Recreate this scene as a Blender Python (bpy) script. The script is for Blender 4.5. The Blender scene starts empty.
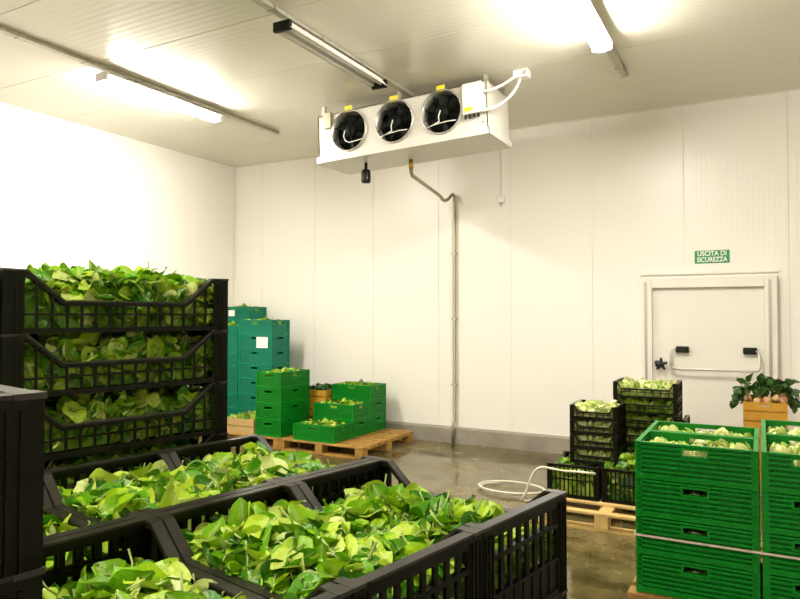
import bpy, math, random
import numpy as np
from mathutils import Vector, Matrix, Euler
PI = math.pi
sc = bpy.context.scene
col = sc.collection
rng = random.Random(7)

# ------------------------------------------------------------------ camera
F_PX, PITCH, YAW, EYE = 664.0, 0.0236, 0.4984, 1.65
cam_d = bpy.data.cameras.new('camera'); cam = bpy.data.objects.new('camera', cam_d); col.objects.link(cam)
cam_d.sensor_fit = 'HORIZONTAL'; cam_d.sensor_width = 36.0; cam_d.lens = 36.0 * F_PX / 800.0
cam_d.clip_start = 0.02; cam_d.clip_end = 100
cam.location = (0, 0, EYE); cam.rotation_euler = (PI / 2 + PITCH, 0, YAW)
sc.camera = cam
# ------------------------------------------------------------------ world, exposure (the room is closed: its tubes, some of them added out of view, light it)
w = bpy.data.worlds.new('world'); sc.world = w; w.use_nodes = True
w.node_tree.nodes['Background'].inputs[0].default_value = (0.9, 0.88, 0.8, 1)
w.node_tree.nodes['Background'].inputs[1].default_value = 0.0
sc.view_settings.view_transform = 'Standard'; sc.view_settings.look = 'None'
sc.view_settings.gamma = 1.0; sc.view_settings.use_curve_mapping = False
sc.view_settings.exposure = 1.95
TUBE_POWER = 50.0
TUBE_COLOUR = (1.0, 0.955, 0.865, 1)

# room measures (metres): back wall, left wall, ceiling, right and rear walls behind the camera
YW, XL, ZC, XR, YR = 7.95, -7.30, 3.985, 2.7, -3.0

# ================================================================== helpers
class MB:
    """collects shapes for ONE mesh"""
    def __init__(s): s.v = []; s.f = []; s.m = []; s.cur = 0
    def mat(s, i): s.cur = i; return s
    def add(s, vs, fs, M=None):
        n = len(s.v)
        if M is not None: vs = [tuple(M @ Vector(p)) for p in vs]
        s.v += [tuple(p) for p in vs]
        s.f += [tuple(n + i for i in f) for f in fs]; s.m += [s.cur] * len(fs)
        return s
    def box(s, x0, x1, y0, y1, z0, z1, M=None):
        vs = [(x, y, z) for z in (z0, z1) for y in (y0, y1) for x in (x0, x1)]
        return s.add(vs, [(0, 2, 3, 1), (4, 5, 7, 6), (0, 1, 5, 4), (1, 3, 7, 5), (3, 2, 6, 7), (2, 0, 4, 6)], M)
    def beam(s, a, b, wd, ht, up=(0, 0, 1)):
        """box along a-b, wd sideways, ht along up"""
        a, b = Vector(a), Vector(b); d = (b - a); L = d.length; d /= L
        side = d.cross(Vector(up)).normalized(); u = side.cross(d)
        M = Matrix((( d.x, side.x, u.x, a.x), (d.y, side.y, u.y, a.y), (d.z, side.z, u.z, a.z), (0, 0, 0, 1)))
        return s.box(0, L, -wd / 2, wd / 2, -ht / 2, ht / 2, M)
    def tube(s, pts, r, n=8, closed=False, caps=True):
        pts = [Vector(p) for p in pts]; k = len(pts); rings = []
        prev = None
        for i, p in enumerate(pts):
            if closed: t = pts[(i + 1) % k] - pts[i - 1]
            else: t = pts[min(i + 1, k - 1)] - pts[max(i - 1, 0)]
            t.normalize()
            if prev is None:
                a = Vector((0, 0, 1)) if abs(t.z) < .9 else Vector((1, 0, 0))
                nrm = t.cross(a).normalized()
            else:
                nrm = (prev - t * prev.dot(t)).normalized()
            prev = nrm; bn = t.cross(nrm)
            rr = r[i] if isinstance(r, (list, tuple)) else r
            rings.append([p + (nrm * math.cos(2 * PI * j / n) + bn * math.sin(2 * PI * j / n)) * rr for j in range(n)])
        vs = [tuple(q) for ring in rings for q in ring]; fs = []
        for i in range(k if closed else k - 1):
            i2 = (i + 1) % k
            for j in range(n):
                fs.append((i * n + j, i * n + (j + 1) % n, i2 * n + (j + 1) % n, i2 * n + j))
        if caps and not closed:
            fs.append(tuple(range(n - 1, -1, -1))); fs.append(tuple((k - 1) * n + j for j in range(n)))
        return s.add(vs, fs)
    def lathe(s, prof, n=24, M=None, cap=True):
        """prof: (radius, z) list around local z"""
        vs = []; fs = []; k = len(prof)
        for r, z in prof:
            for j in range(n): vs.append((r * math.cos(2 * PI * j / n), r * math.sin(2 * PI * j / n), z))
        for i in range(k - 1):
            for j in range(n): fs.append((i * n + j, i * n + (j + 1) % n, (i + 1) * n + (j + 1) % n, (i + 1) * n + j))
        if cap and prof[0][0] > 1e-5: fs.append(tuple(range(n - 1, -1, -1)))
        if cap and prof[-1][0] > 1e-5: fs.append(tuple((k - 1) * n + j for j in range(n)))
        return s.add(vs, fs, M)
    def mesh(s, name, mats, smooth=False):
        me = bpy.data.meshes.new(name); me.from_pydata(s.v, [], s.f)
        for m in (mats if isinstance(mats, (list, tuple)) else [mats]): me.materials.append(m)
        if any(s.m): me.polygons.foreach_set('material_index', s.m)
        if smooth: me.polygons.foreach_set('use_smooth', [True] * len(s.f))
        me.update(); return me
    def build(s, name, mats, parent=None, smooth=False):
        return link(name, s.mesh(name, mats, smooth), parent)

def link(name, me, parent=None, loc=None, rz=None):
    o = bpy.data.objects.new(name, me); col.objects.link(o)
    if parent is not None: o.parent = parent
    if loc is not None: o.location = loc
    if rz is not None: o.rotation_euler = (0, 0, rz)
    return o
def tag(o, label=None, cat=None, group=None, kind=None):
    if label: o['label'] = label
    if cat: o['category'] = cat
    if group: o['group'] = group
    if kind: o['kind'] = kind
    return o
def thing(name, label, cat, loc=(0, 0, 0), rz=0.0, group=None):
    o = bpy.data.objects.new(name, None); col.objects.link(o); o.empty_display_size = .05
    o.location = loc; o.rotation_euler = (0, 0, rz)
    return tag(o, label, cat, group)
def bevel(o, wd=.003, seg=2):
    m = o.modifiers.new('bevel', 'BEVEL'); m.width = wd; m.segments = seg; m.limit_method = 'ANGLE'; m.angle_limit = .6
    return o
ORD = ['top', 'second', 'third', 'fourth', 'fifth', 'sixth', 'seventh', 'eighth', 'ninth', 'tenth', 'eleventh', 'twelfth']
def nth(k): return 'topmost' if k == 0 else ORD[k] + ' from the top'

# ================================================================== materials
def mat(name, base, rough=.5, spec=.5, metal=0.0, var=0.0, var_scale=8.0, var_col=None, bump=0.0, bump_scale=60.0,
        emit=None, emit_s=0.0, rough_var=0.0, coat=0.0, trans=0.0):
    m = bpy.data.materials.new(name); m.use_nodes = True
    nt = m.node_tree; b = nt.nodes['Principled BSDF']; L = nt.links.new
    b.inputs['Base Color'].default_value = (*base, 1); b.inputs['Roughness'].default_value = rough
    b.inputs['Specular IOR Level'].default_value = spec; b.inputs['Metallic'].default_value = metal
    b.inputs['Coat Weight'].default_value = coat
    if emit: b.inputs['Emission Color'].default_value = emit; b.inputs['Emission Strength'].default_value = emit_s
    if var or bump or rough_var:
        tc = nt.nodes.new('ShaderNodeTexCoord'); oi = nt.nodes.new('ShaderNodeObjectInfo')
        ad = nt.nodes.new('ShaderNodeVectorMath'); ad.operation = 'ADD'; mu = nt.nodes.new('ShaderNodeMath'); mu.operation = 'MULTIPLY'; mu.inputs[1].default_value = 37.0
        L(oi.outputs['Random'], mu.inputs[0]); L(tc.outputs['Object'], ad.inputs[0]); L(mu.outputs[0], ad.inputs[1])
        n = nt.nodes.new('ShaderNodeTexNoise'); n.inputs['Scale'].default_value = var_scale; n.inputs['Detail'].default_value = 5
        L(ad.outputs[0], n.inputs['Vector'])
        if var:
            r = nt.nodes.new('ShaderNodeMapRange'); r.inputs[1].default_value = .35; r.inputs[2].default_value = .68
            r.inputs[3].default_value = 0; r.inputs[4].default_value = var
            mx = nt.nodes.new('ShaderNodeMix'); mx.data_type = 'RGBA'
            mx.inputs[6].default_value = (*base, 1); mx.inputs[7].default_value = (*(var_col or [c * .5 for c in base]), 1)
            L(n.outputs['Fac'], r.inputs[0]); L(r.outputs[0], mx.inputs[0]); L(mx.outputs[2], b.inputs['Base Color'])
        if rough_var:
            r2 = nt.nodes.new('ShaderNodeMapRange'); r2.inputs[1].default_value = .35; r2.inputs[2].default_value = .65
            r2.inputs[3].default_value = rough; r2.inputs[4].default_value = rough + rough_var
            L(n.outputs['Fac'], r2.inputs[0]); L(r2.outputs[0], b.inputs['Roughness'])
        if bump:
            n2 = nt.nodes.new('ShaderNodeTexNoise'); n2.inputs['Scale'].default_value = bump_scale
            bp = nt.nodes.new('ShaderNodeBump'); bp.inputs['Strength'].default_value = bump; bp.inputs['Distance'].default_value = .004
            L(tc.outputs['Object'], n2.inputs['Vector']); L(n2.outputs['Fac'], bp.inputs['Height']); L(bp.outputs[0], b.inputs['Normal'])
    return m

def ribbed(name, base, rough, axis, period, strength, spec=.5):
    """painted sheet-metal panel with fine pressed ribs"""
    m = mat(name, base, rough, spec); nt = m.node_tree; L = nt.links.new; b = nt.nodes['Principled BSDF']
    tc = nt.nodes.new('ShaderNodeTexCoord'); wv = nt.nodes.new('ShaderNodeTexWave')
    wv.wave_type = 'BANDS'; wv.bands_direction = axis; wv.inputs['Scale'].default_value = 2 * PI / (20 * period) ; wv.inputs['Distortion'].default_value = 0
    bp = nt.nodes.new('ShaderNodeBump'); bp.inputs['Strength'].default_value = strength; bp.inputs['Distance'].default_value = .002
    L(tc.outputs['Object'], wv.inputs['Vector']); L(wv.outputs['Fac'], bp.inputs['Height']); L(bp.outputs[0], b.inputs['Normal'])
    return m

WALLC = (.86, .825, .755)
M = {}
M['wall_x'] = ribbed('wall_sheet_x', WALLC, .34, 'X', .05, .22)
M['wall_y'] = ribbed('wall_sheet_y', WALLC, .34, 'Y', .05, .22)
M['ceil'] = ribbed('ceiling_sheet', (.76, .735, .62), .20, 'Y', .07, .30, .6)
M['seam'] = mat('panel_joint', (.82, .79, .71), .6)
M['curb'] = mat('curb_concrete', (.33, .30, .235), .45, var=.6, var_scale=3, bump=.3)
M['white'] = mat('white_paint', (.80, .77, .69), .35)
M['housing'] = mat('cooler_sheet', (.66, .63, .56), .30, .5, var=.35, var_scale=40, var_col=(.52, .49, .43))
M['white2'] = mat('white_plastic', (.78, .76, .70), .4)
M['alu'] = mat('brushed_metal', (.55, .53, .47), .35, metal=.7)
M['galv'] = mat('galvanised', (.50, .48, .38), .4, metal=.5, var=.4, var_scale=20)
M['pipe'] = mat('steel_pipe', (.36, .33, .22), .35, metal=.6)
M['brass'] = mat('brass', (.55, .36, .10), .3, metal=.9)
M['black'] = mat('black_plastic_box', (.006, .009, .004), .4, .3)
M['fan'] = mat('fan_black', (.003, .006, .002), .6, .2)
M['yellow'] = mat('yellow_sticker', (.85, .68, .02), .5)
M['cable'] = mat('white_cable', (.75, .73, .66), .45)
M['tube'] = mat('lit_tube', (.9, .9, .85), .4, emit=TUBE_COLOUR, emit_s=TUBE_POWER)
M['tube_off'] = mat('unlit_tube', (.86, .85, .80), .2)
M['crate_black'] = mat('black_crate', (.0045, .0050, .0012), .36, .12, var=.55, var_scale=14, var_col=(.011, .011, .003), rough_var=.25)
M['crate_rim'] = mat('crate_rim_highlight', (.030, .026, .020), .36, .35, var=.8, var_scale=18, var_col=(.012, .012, .006))  # paler than the crate: light caught along the rims, put into the colour
M['crate_green'] = mat('green_crate', (.001, .20, .012), .36, .3, var=.35, var_scale=5, var_col=(.001, .155, .010))
M['crate_green2'] = mat('bright_green_crate', (.001, .235, .012), .38, .3, var=.35, var_scale=5, var_col=(.001, .19, .010))
M['crate_teal'] = mat('teal_crate', (.001, .24, .135), .38, .3, var=.4, var_scale=5, var_col=(.001, .19, .105))
M['wood'] = mat('pallet_wood', (.42, .235, .04), .6, var=.8, var_scale=9, var_col=(.20, .10, .025), bump=.2)
M['wood_new'] = mat('fresh_pallet_wood', (.66, .46, .17), .55, var=.5, var_scale=9, var_col=(.52, .32, .09))
M['wood_pale'] = mat('pale_box_wood', (.52, .36, .15), .6, var=.5, var_scale=9, var_col=(.42, .26, .09))
M['wood_box'] = mat('orange_box_wood', (.56, .28, .02), .55, var=.5, var_scale=11, var_col=(.46, .20, .015))
M['paper'] = mat('paper', (.86, .83, .78), .7)
M['sign'] = mat('sign_green', (.008, .27, .08), .4)
M['sign_text'] = mat('sign_white', (.88, .88, .82), .5)
M['hose'] = mat('white_hose', (.68, .66, .52), .4)
M['strap'] = mat('strap', (.62, .52, .42), .4)
M['turnip'] = mat('turnip_skin', (.72, .56, .24), .4, var=.9, var_scale=14, var_col=(.50, .15, .10))

def floor_mat():
    m = mat('wet_floor', (.12, .10, .055), .1); nt = m.node_tree; L = nt.links.new; b = nt.nodes['Principled BSDF']
    tc = nt.nodes.new('ShaderNodeTexCoord')
    n = nt.nodes.new('ShaderNodeTexNoise'); n.inputs['Scale'].default_value = 1.1; n.inputs['Detail'].default_value = 7; n.inputs['Roughness'].default_value = .62
    n2 = nt.nodes.new('ShaderNodeTexNoise'); n2.inputs['Scale'].default_value = 5.5; n2.inputs['Detail'].default_value = 6
    L(tc.outputs['Object'], n.inputs['Vector']); L(tc.outputs['Object'], n2.inputs['Vector'])
    cr = nt.nodes.new('ShaderNodeValToRGB'); e = cr.color_ramp.elements
    e[0].position = .36; e[0].color = (.040, .030, .006, 1); e[1].position = .66; e[1].color = (.20, .155, .060, 1)
    mxn = nt.nodes.new('ShaderNodeMix'); mxn.data_type = 'FLOAT'; mxn.inputs[0].default_value = .45
    L(n.outputs['Fac'], mxn.inputs[2]); L(n2.outputs['Fac'], mxn.inputs[3]); L(mxn.outputs[0], cr.inputs[0])
    L(cr.outputs[0], b.inputs['Base Color'])
    r = nt.nodes.new('ShaderNodeMapRange'); r.inputs[1].default_value = .42; r.inputs[2].default_value = .62; r.inputs[3].default_value = .06; r.inputs[4].default_value = .34
    L(n.outputs['Fac'], r.inputs[0]); L(r.outputs[0], b.inputs['Roughness'])
    bp = nt.nodes.new('ShaderNodeBump'); bp.inputs['Strength'].default_value = .12; bp.inputs['Distance'].default_value = .01
    L(n2.outputs['Fac'], bp.inputs['Height']); L(bp.outputs[0], b.inputs['Normal'])
    b.inputs['Specular IOR Level'].default_value = .6
    return m
M['floor'] = floor_mat()

def leaf_mat(name, stops, transl=.24, rough=.34, rib=.75):
    """leaf colour varies from leaf to leaf; pale midrib, fine side veins"""
    m = bpy.data.materials.new(name); m.use_nodes = True; nt = m.node_tree; L = nt.links.new
    b = nt.nodes['Principled BSDF']; out = nt.nodes['Material Output']
    b.inputs['Roughness'].default_value = rough; b.inputs['Specular IOR Level'].default_value = .45
    at = nt.nodes.new('ShaderNodeAttribute'); at.attribute_name = 'tint'
    oi = nt.nodes.new('ShaderNodeObjectInfo')
    ad = nt.nodes.new('ShaderNodeMath'); ad.operation = 'ADD'; fr = nt.nodes.new('ShaderNodeMath'); fr.operation = 'FRACT'
    L(at.outputs['Fac'], ad.inputs[0]); L(oi.outputs['Random'], ad.inputs[1]); L(ad.outputs[0], fr.inputs[0])
    cr = nt.nodes.new('ShaderNodeValToRGB'); els = cr.color_ramp.elements
    while len(els) < len(stops): els.new(.5)
    for e, (p, c) in zip(els, stops): e.position = p; e.color = (*c, 1)
    L(fr.outputs[0], cr.inputs[0])
    uv = nt.nodes.new('ShaderNodeAttribute'); uv.attribute_name = 'rib'
    mx = nt.nodes.new('ShaderNodeMix'); mx.data_type = 'RGBA'; mx.inputs[7].default_value = (.46, .54, .17, 1)
    pw = nt.nodes.new('ShaderNodeMath'); pw.operation = 'POWER'; pw.inputs[1].default_value = 3.0
    sc_ = nt.nodes.new('ShaderNodeMath'); sc_.operation = 'MULTIPLY'; sc_.inputs[1].default_value = rib
    L(uv.outputs['Fac'], pw.inputs[0]); L(pw.outputs[0], sc_.inputs[0]); L(sc_.outputs[0], mx.inputs[0]); L(cr.outputs[0], mx.inputs[6])
    L(mx.outputs[2], b.inputs['Base Color'])
    tcx = nt.nodes.new('ShaderNodeNewGeometry'); nz = nt.nodes.new('ShaderNodeTexNoise'); nz.inputs['Scale'].default_value = 75; nz.inputs['Detail'].default_value = 3
    bp = nt.nodes.new('ShaderNodeBump'); bp.inputs['Strength'].default_value = .7; bp.inputs['Distance'].default_value = .006
    L(tcx.outputs['Position'], nz.inputs['Vector']); L(nz.outputs['Fac'], bp.inputs['Height']); L(bp.outputs[0], b.inputs['Normal'])
    tr = nt.nodes.new('ShaderNodeBsdfTranslucent'); L(mx.outputs[2], tr.inputs[0])
    ms = nt.nodes.new('ShaderNodeMixShader'); ms.inputs[0].default_value = transl
    L(b.outputs[0], ms.inputs[1]); L(tr.outputs[0], ms.inputs[2]); L(ms.outputs[0], out.inputs[0])
    return m
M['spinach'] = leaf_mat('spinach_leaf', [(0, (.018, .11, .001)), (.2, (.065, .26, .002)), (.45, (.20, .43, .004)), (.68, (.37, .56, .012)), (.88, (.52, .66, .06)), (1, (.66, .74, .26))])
M['lettuce'] = leaf_mat('pale_lettuce', [(0, (.30, .48, .05)), (.5, (.66, .72, .22)), (1, (.82, .80, .50))])
M['darkleaf'] = leaf_mat('dark_leaf', [(0, (.006, .045, .004)), (.6, (.015, .085, .006)), (1, (.06, .17, .012))], .15, .4, .25)

# ================================================================== the room
def struct(name, mb, mt, parent=None):
    o = mb.build(name, mt, parent)
    if parent is None: o['kind'] = 'structure'
    return o
fl = struct('floor', MB().box(XL - .1, XR + .1, YR - .1, YW + .1, -.12, 0), M['floor'])
# back wall: insulated panels, a metre wide, joints recessed
T = .06
wb = struct('wall_back', MB().box(XL - .1, XR + .1, YW, YW + .12, 0, ZC + .1), M['seam'])
edges = [XL] + [-6.74 + i for i in range(10) if -6.74 + i < XR - .1] + [XR]
def panel_mesh(name, a, b, z0, z1, axis, mt):
    g = .0025
    if axis == 'x': mb = MB().box(a + g, b - g, -.008, 0, z0, z1)
    else: mb = MB().box(0, .008, a + g, b - g, z0, z1)
    return mb.mesh(name, mt)
for a, b in zip(edges, edges[1:]):
    o = link('wall_panel', panel_mesh('wall_panel', a, b, .20, ZC, 'x', M['wall_x']), wb); o.location = (0, YW, 0); bevel(o, .0015)
wl = struct('wall_left', MB().box(XL - .12, XL, YR - .1, YW + .1, 0, ZC + .1), M['seam'])
ye = [YR + i for i in range(11)] + [YW - .008]
for a, b in zip(ye, ye[1:]):
    o = link('wall_panel', panel_mesh('wall_panel', a, b, .20, ZC, 'y', M['wall_y']), wl); o.location = (XL, 0, 0); bevel(o, .0015)
struct('wall_right', MB().box(XR, XR + .12, YR - .1, YW + .1, 0, ZC + .1), M['wall_y'])
struct('wall_rear', MB().box(XL - .1, XR + .1, YR - .12, YR, 0, ZC + .1), M['wall_x'])
ce = struct('ceiling', MB().box(XL - .1, XR + .1, YR - .1, YW + .1, ZC + .008, ZC + .12), M['seam'])
for a, b in zip(ye, ye[1:]):
    o = MB().box(XL + .01, XR, a + .004, b - .004, -.0, .008).build('ceiling_panel', M['ceil'], ce); o.location = (0, 0, ZC)
# concrete curb at the foot of the walls, with a sloped top
def curb(name, p0, p1, nrm):
    mb = MB(); p0, p1, n = Vector(p0), Vector(p1), Vector(nrm)
    prof = [(0, 0), (.07, 0), (.07, .185), (.02, .205), (0, .205)]
    vs = [tuple(p + n * a + Vector((0, 0, z))) for p in (p0, p1) for a, z in prof]
    k = len(prof); fs = [(i, (i + 1) % k, k + (i + 1) % k, k + i) for i in range(k)] + [tuple(range(k - 1, -1, -1)), tuple(range(k, 2 * k))]
    mb.add(vs, fs); return struct(name, mb, M['curb'])
curb('baseboard_back', (XL, YW, 0), (XR, YW, 0), (0, -1, 0))
curb('baseboard_left', (XL, YR, 0), (XL, YW - .07, 0), (1, 0, 0))
# metal corner strips
struct('trim_1', MB().box(XL + .008, XL + .05, YW - .014, YW - .008, .2, ZC).box(XL + .008, XL + .014, YW - .05, YW - .014, .2, ZC), M['white'])
struct('trim_2', MB().box(XL + .05, XR, YW - .045, YW - .008, ZC - .008, ZC - .0005), M['white'])

# ------------------------------------------------------------------ door in the back wall
YF = YW - .008
DX0, DX1, DZ = -1.075, .03, 1.95
dr = bpy.data.objects.new('door_1', None); col.objects.link(dr); dr.location = (0, YF, 0)
tag(dr, kind='structure')
leaf = bevel(MB().box(DX0, DX1, -.035, 0, .02, DZ).build('door_leaf', M['white'], dr), .006)
for nm, b_ in (('frame_jamb', (DX0 - .115, DX0, -.085, 0, 0, DZ + .115)), ('frame_jamb', (DX1, DX1 + .115, -.085, 0, 0, DZ + .115)), ('frame_head', (DX0, DX1, -.085, 0, DZ, DZ + .115))):
    o = bevel(MB().box(*b_).build(nm, M['alu'] if False else M['white'], dr), .006)
    if nm == 'frame_jamb':
        x0, x1 = b_[0], b_[1]
        MB().box(x0 + .035, x1 - .05, -.091, -.085, .0, DZ + .07).build('trim_strip', M['alu'], o)
MB().box(DX0 - .13, DX1 + .13, -.03, 0, DZ + .15, DZ + .175).build('drip_rail', M['white'], dr)
MB().box(DX0 + .004, DX1 - .004, -.042, -.035, .04, .06).build('kick_seal', M['alu'], dr)
# panic bar
pb = thing('panic_bar', 'panic bar with two black blocks across the white door', 'panic bar', (.035, YF - .035, 0))
for x in (-.80, -.145):
    bevel(MB().box(x - .065, x + .065, -.055, 0, 1.24, 1.31).build('end_block', M['black'], pb), .008)
def arc_pts(c, r, a0, a1, n, ax, ay):
    return [tuple(Vector(c) + Vector(ax) * r * math.cos(a0 + (a1 - a0) * i / n) + Vector(ay) * r * math.sin(a0 + (a1 - a0) * i / n)) for i in range(n + 1)]
path = [(-.80, -.035, 1.275), (-.87, -.04, 1.275), (-.90, -.07, 1.265), (-.915, -.09, 1.22), (-.915, -.095, 1.10), (-.90, -.095, 1.075), (-.86, -.095, 1.065),
        (-.12, -.095, 1.065), (-.07, -.095, 1.075), (-.055, -.095, 1.10), (-.055, -.09, 1.22), (-.07, -.07, 1.265), (-.09, -.04, 1.275), (-.145, -.035, 1.275)]
MB().tube(path, .013, 8).build('push_bar', M['alu'], pb, True)
dl = thing('door_latch', 'black latch block with star knob at the door edge', 'latch', (-1.0, YF - .035, 1.11))
bevel(MB().box(-.05, .03, -.03, 0, -.035, .035).build('latch_body', M['black'], dl), .01)
mb = MB().tube([(.02, -.04, 0), (.02, -.09, 0)], .018, 10)
for k in range(5):
    a = k * 2 * PI / 5 + .3
    mb.tube([(.02, -.08, 0), (.02 + .07 * math.cos(a), -.08, .07 * math.sin(a))], [.022, .012], 8)
mb.build('star_knob', M['black'], dl)
# exit sign
def text_mesh(txt, size, mt):
    cu = bpy.data.curves.new('txt', 'FONT'); cu.body = txt; cu.size = size; cu.align_x = 'CENTER'; cu.align_y = 'CENTER'; cu.extrude = .001; cu.offset = size * .022
    o = bpy.data.objects.new('txt', cu); col.objects.link(o)
    dg = bpy.context.evaluated_depsgraph_get(); me = bpy.data.meshes.new_from_object(o.evaluated_get(dg))
    bpy.data.objects.remove(o); me.materials.clear(); me.materials.append(mt); return me
sg = thing('exit_sign', 'green sign with white lettering above the door', 'sign', (-.465, YF, 2.285))
bevel(MB().box(-.172, .172, -.008, 0, -.070, .070).build('sign_plate', M['sign'], sg), .004)
for t, z, s in (('USCITA DI', .033, .072), ('SICUREZZA', -.033, .072)):
    me = text_mesh(t, s, M['sign_text']); o = link('lettering', me, sg); o.location = (0, -.010, z); o.rotation_euler = (PI / 2, 0, 0)
    xs = [v.co.x for v in me.vertices]; o.scale = ((.30 if len(t) > 8 else .30) / (max(xs) - min(xs)) * (1 if t[0] == 'S' else .95), 1, 1)

# ------------------------------------------------------------------ lamps on rails
ROWS = (-5.39, -3.22, -1.135)
def lamp(x, y0, lit, label, fall=.0):
    t = thing('ceiling_light', label, 'light', (x, y0, ZC - .115), 0, 'fluorescent fittings under the ceiling rails')
    Ln = 1.48
    MB().box(-.030, .030, 0, Ln, .034, .060).build('spine', M['white2'], t)
    if lit: MB().box(-.084, .084, 0, Ln, .018, .034).build('tray', M['white2'], t)
    if lit:
        # milky diffuser: rounded trough closed round the tubes
        prof = [(.078 * math.cos(q), .018 + .062 * (abs(math.sin(q)) ** .8) * math.copysign(1, math.sin(q))) for q in [-PI * i / 19 for i in range(20)]]
        vs = [(a, y, z) for y in (.02, Ln - .02) for a, z in prof]; k = 20
        fs = [(i, (i + 1) % k, k + (i + 1) % k, k + i) for i in range(k)] + [tuple(range(k - 1, -1, -1)), tuple(range(k, 2 * k))]
        MB().add(vs, fs).build('diffuser', M['tube'], t, True)
    else:
        prof = [(-.085, -.012), (-.050, .036), (.050, .036), (.085, -.012), (.082, -.016), (.047, .030), (-.047, .030), (-.082, -.016)]
        vs = [(a, y, z) for y in (0, Ln) for a, z in prof]; k = 8
        fs = [(i, (i + 1) % k, k + (i + 1) % k, k + i) for i in range(k)] + [tuple(range(k)), tuple(range(2 * k - 1, k - 1, -1))]
        MB().add(vs, fs).build('reflector', M['white2'], t)
        for s in (-1, 1):
            MB().tube([(s * .042, .05, -.004), (s * .042, Ln - .05, -.004)], .014, 10).build('tube', M['tube_off'], t, True)
    for y in (0, Ln):
        bevel(MB().box(-.080, .080, y - .018, y + .018, -.03, .046).build('end_cap', M['white2'] if lit else M['fan'], t), .004)
    for y in (.3, Ln - .3):
        MB().box(-.012, .012, y - .012, y + .012, .06, .115 - .035).build('hanger', M['galv'], t)
    return t
for i, x in enumerate(ROWS):
    yend = 6.62
    r = thing('cable_rail', ['long cable rail on the ceiling nearest the left wall', 'cable rail on the ceiling leading to the cooler unit', 'cable rail on the ceiling running toward the door side'][i], 'rail', (x, 0, ZC), 0, 'lamp rails on the ceiling')
    MB().box(-.032, .032, -2.6, yend, -.034, -.030).box(-.032, -.028, -2.6, yend, -.030, -.004).box(.028, .032, -2.6, yend, -.030, -.004).build('channel', M['galv'], r)
    for y in np.arange(-2.3, yend, .62):
        MB().box(-.042, .042, y - .012, y + .012, -.038, 0).build('clip', M['galv'], r)
    MB().box(-.034, .034, yend, yend + .006, -.036, 0).build('end_plate', M['pipe'], r)
lamp(ROWS[0], 4.08, True, 'lit fluorescent fitting under the ceiling rail beside the left wall')
lamp(ROWS[1], 4.02, False, 'unlit white fluorescent fitting hanging in front of the cooler unit')
lamp(ROWS[2], 4.12, True, 'lit fluorescent fitting under the ceiling rail toward the door')
lamp(ROWS[0], -1.4, True, 'added unseen fluorescent fitting on the left wall rail, behind the crate pallets')  # added fitting, out of view behind the camera, for extra light
lamp(ROWS[2], -1.4, True, 'added unseen fluorescent fitting on the door side rail, behind the crate pallets')  # second added fitting out of view, there for its light

# ------------------------------------------------------------------ evaporator (cooler) hung under the ceiling
cu_ = thing('cooler_unit', 'white ceiling cooler unit with three black fans', 'cooler', (-3.255, 5.94, 3.35))
cu_.rotation_euler = (0, -.038, 0)
HW, DP, HT = .985, .62, .515
# housing shell: front plate with three round openings
FR, FZ = .212, .295
FANX = (-.585, -.03, .505)
mb = MB()
def plate_with_holes(mb, x0, x1, z0, z1, y, holes, r, n=32):
    """front plate split into one cell per hole; each cell bridges its rectangle to its circle"""
    cuts = [x0] + [(a + b) / 2 for a, b in zip(holes, holes[1:])] + [x1]
    for c, a, b in zip(holes, cuts, cuts[1:]):
        vs = []; zc = FZ
        for j in range(n):
            t = 2 * PI * j / n; dx, dz = math.cos(t), math.sin(t)
            sx = ((b - c) if dx > 0 else (c - a)) / max(abs(dx), 1e-6); sz = ((z1 - zc) if dz > 0 else (zc - z0)) / max(abs(dz), 1e-6)
            s_ = min(sx, sz); vs.append((c + dx * s_, y, zc + dz * s_))
        for j in range(n):
            t = 2 * PI * j / n; vs.append((c + r * math.cos(t), y, zc + r * math.sin(t)))
        mb.add(vs, [(j, (j + 1) % n, n + (j + 1) % n, n + j) for j in range(n)])
        # fill the four cell corners
        for cx in (a, b):
            for cz in (z0, z1):
                near = sorted(range(n), key=lambda j: (vs[j][0] - cx) ** 2 + (vs[j][2] - cz) ** 2)[:2]
                mb.add([vs[near[0]], vs[near[1]], (cx, y, cz)], [(0, 1, 2)])
plate_with_holes(mb, -HW, .745, .05, HT, 0, FANX, FR)
mb.box(.745, HW, 0, .004, .05, HT)
mb.box(-HW, -HW + .012, 0, DP, .05, HT).box(HW - .012, HW, 0, DP, .05, HT).box(-HW, HW, 0, DP, HT - .01, HT).box(-HW, HW, DP - .02, DP - .005, .05, HT)
mb.build('housing', M['housing'], cu_)
# drip tray
mb = MB().box(-HW - .02, HW + .02, -.02, DP + .01, -.004, .0)
mb.box(-HW - .02, HW + .02, -.02, -.012, 0, .06).box(-HW - .02, HW + .02, DP, DP + .01, 0, .06).box(-HW - .02, -HW - .012, -.02, DP, 0, .06).box(HW + .012, HW + .02, -.02, DP, 0, .06)
mb.build('drip_tray', M['housing'], cu_)
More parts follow.
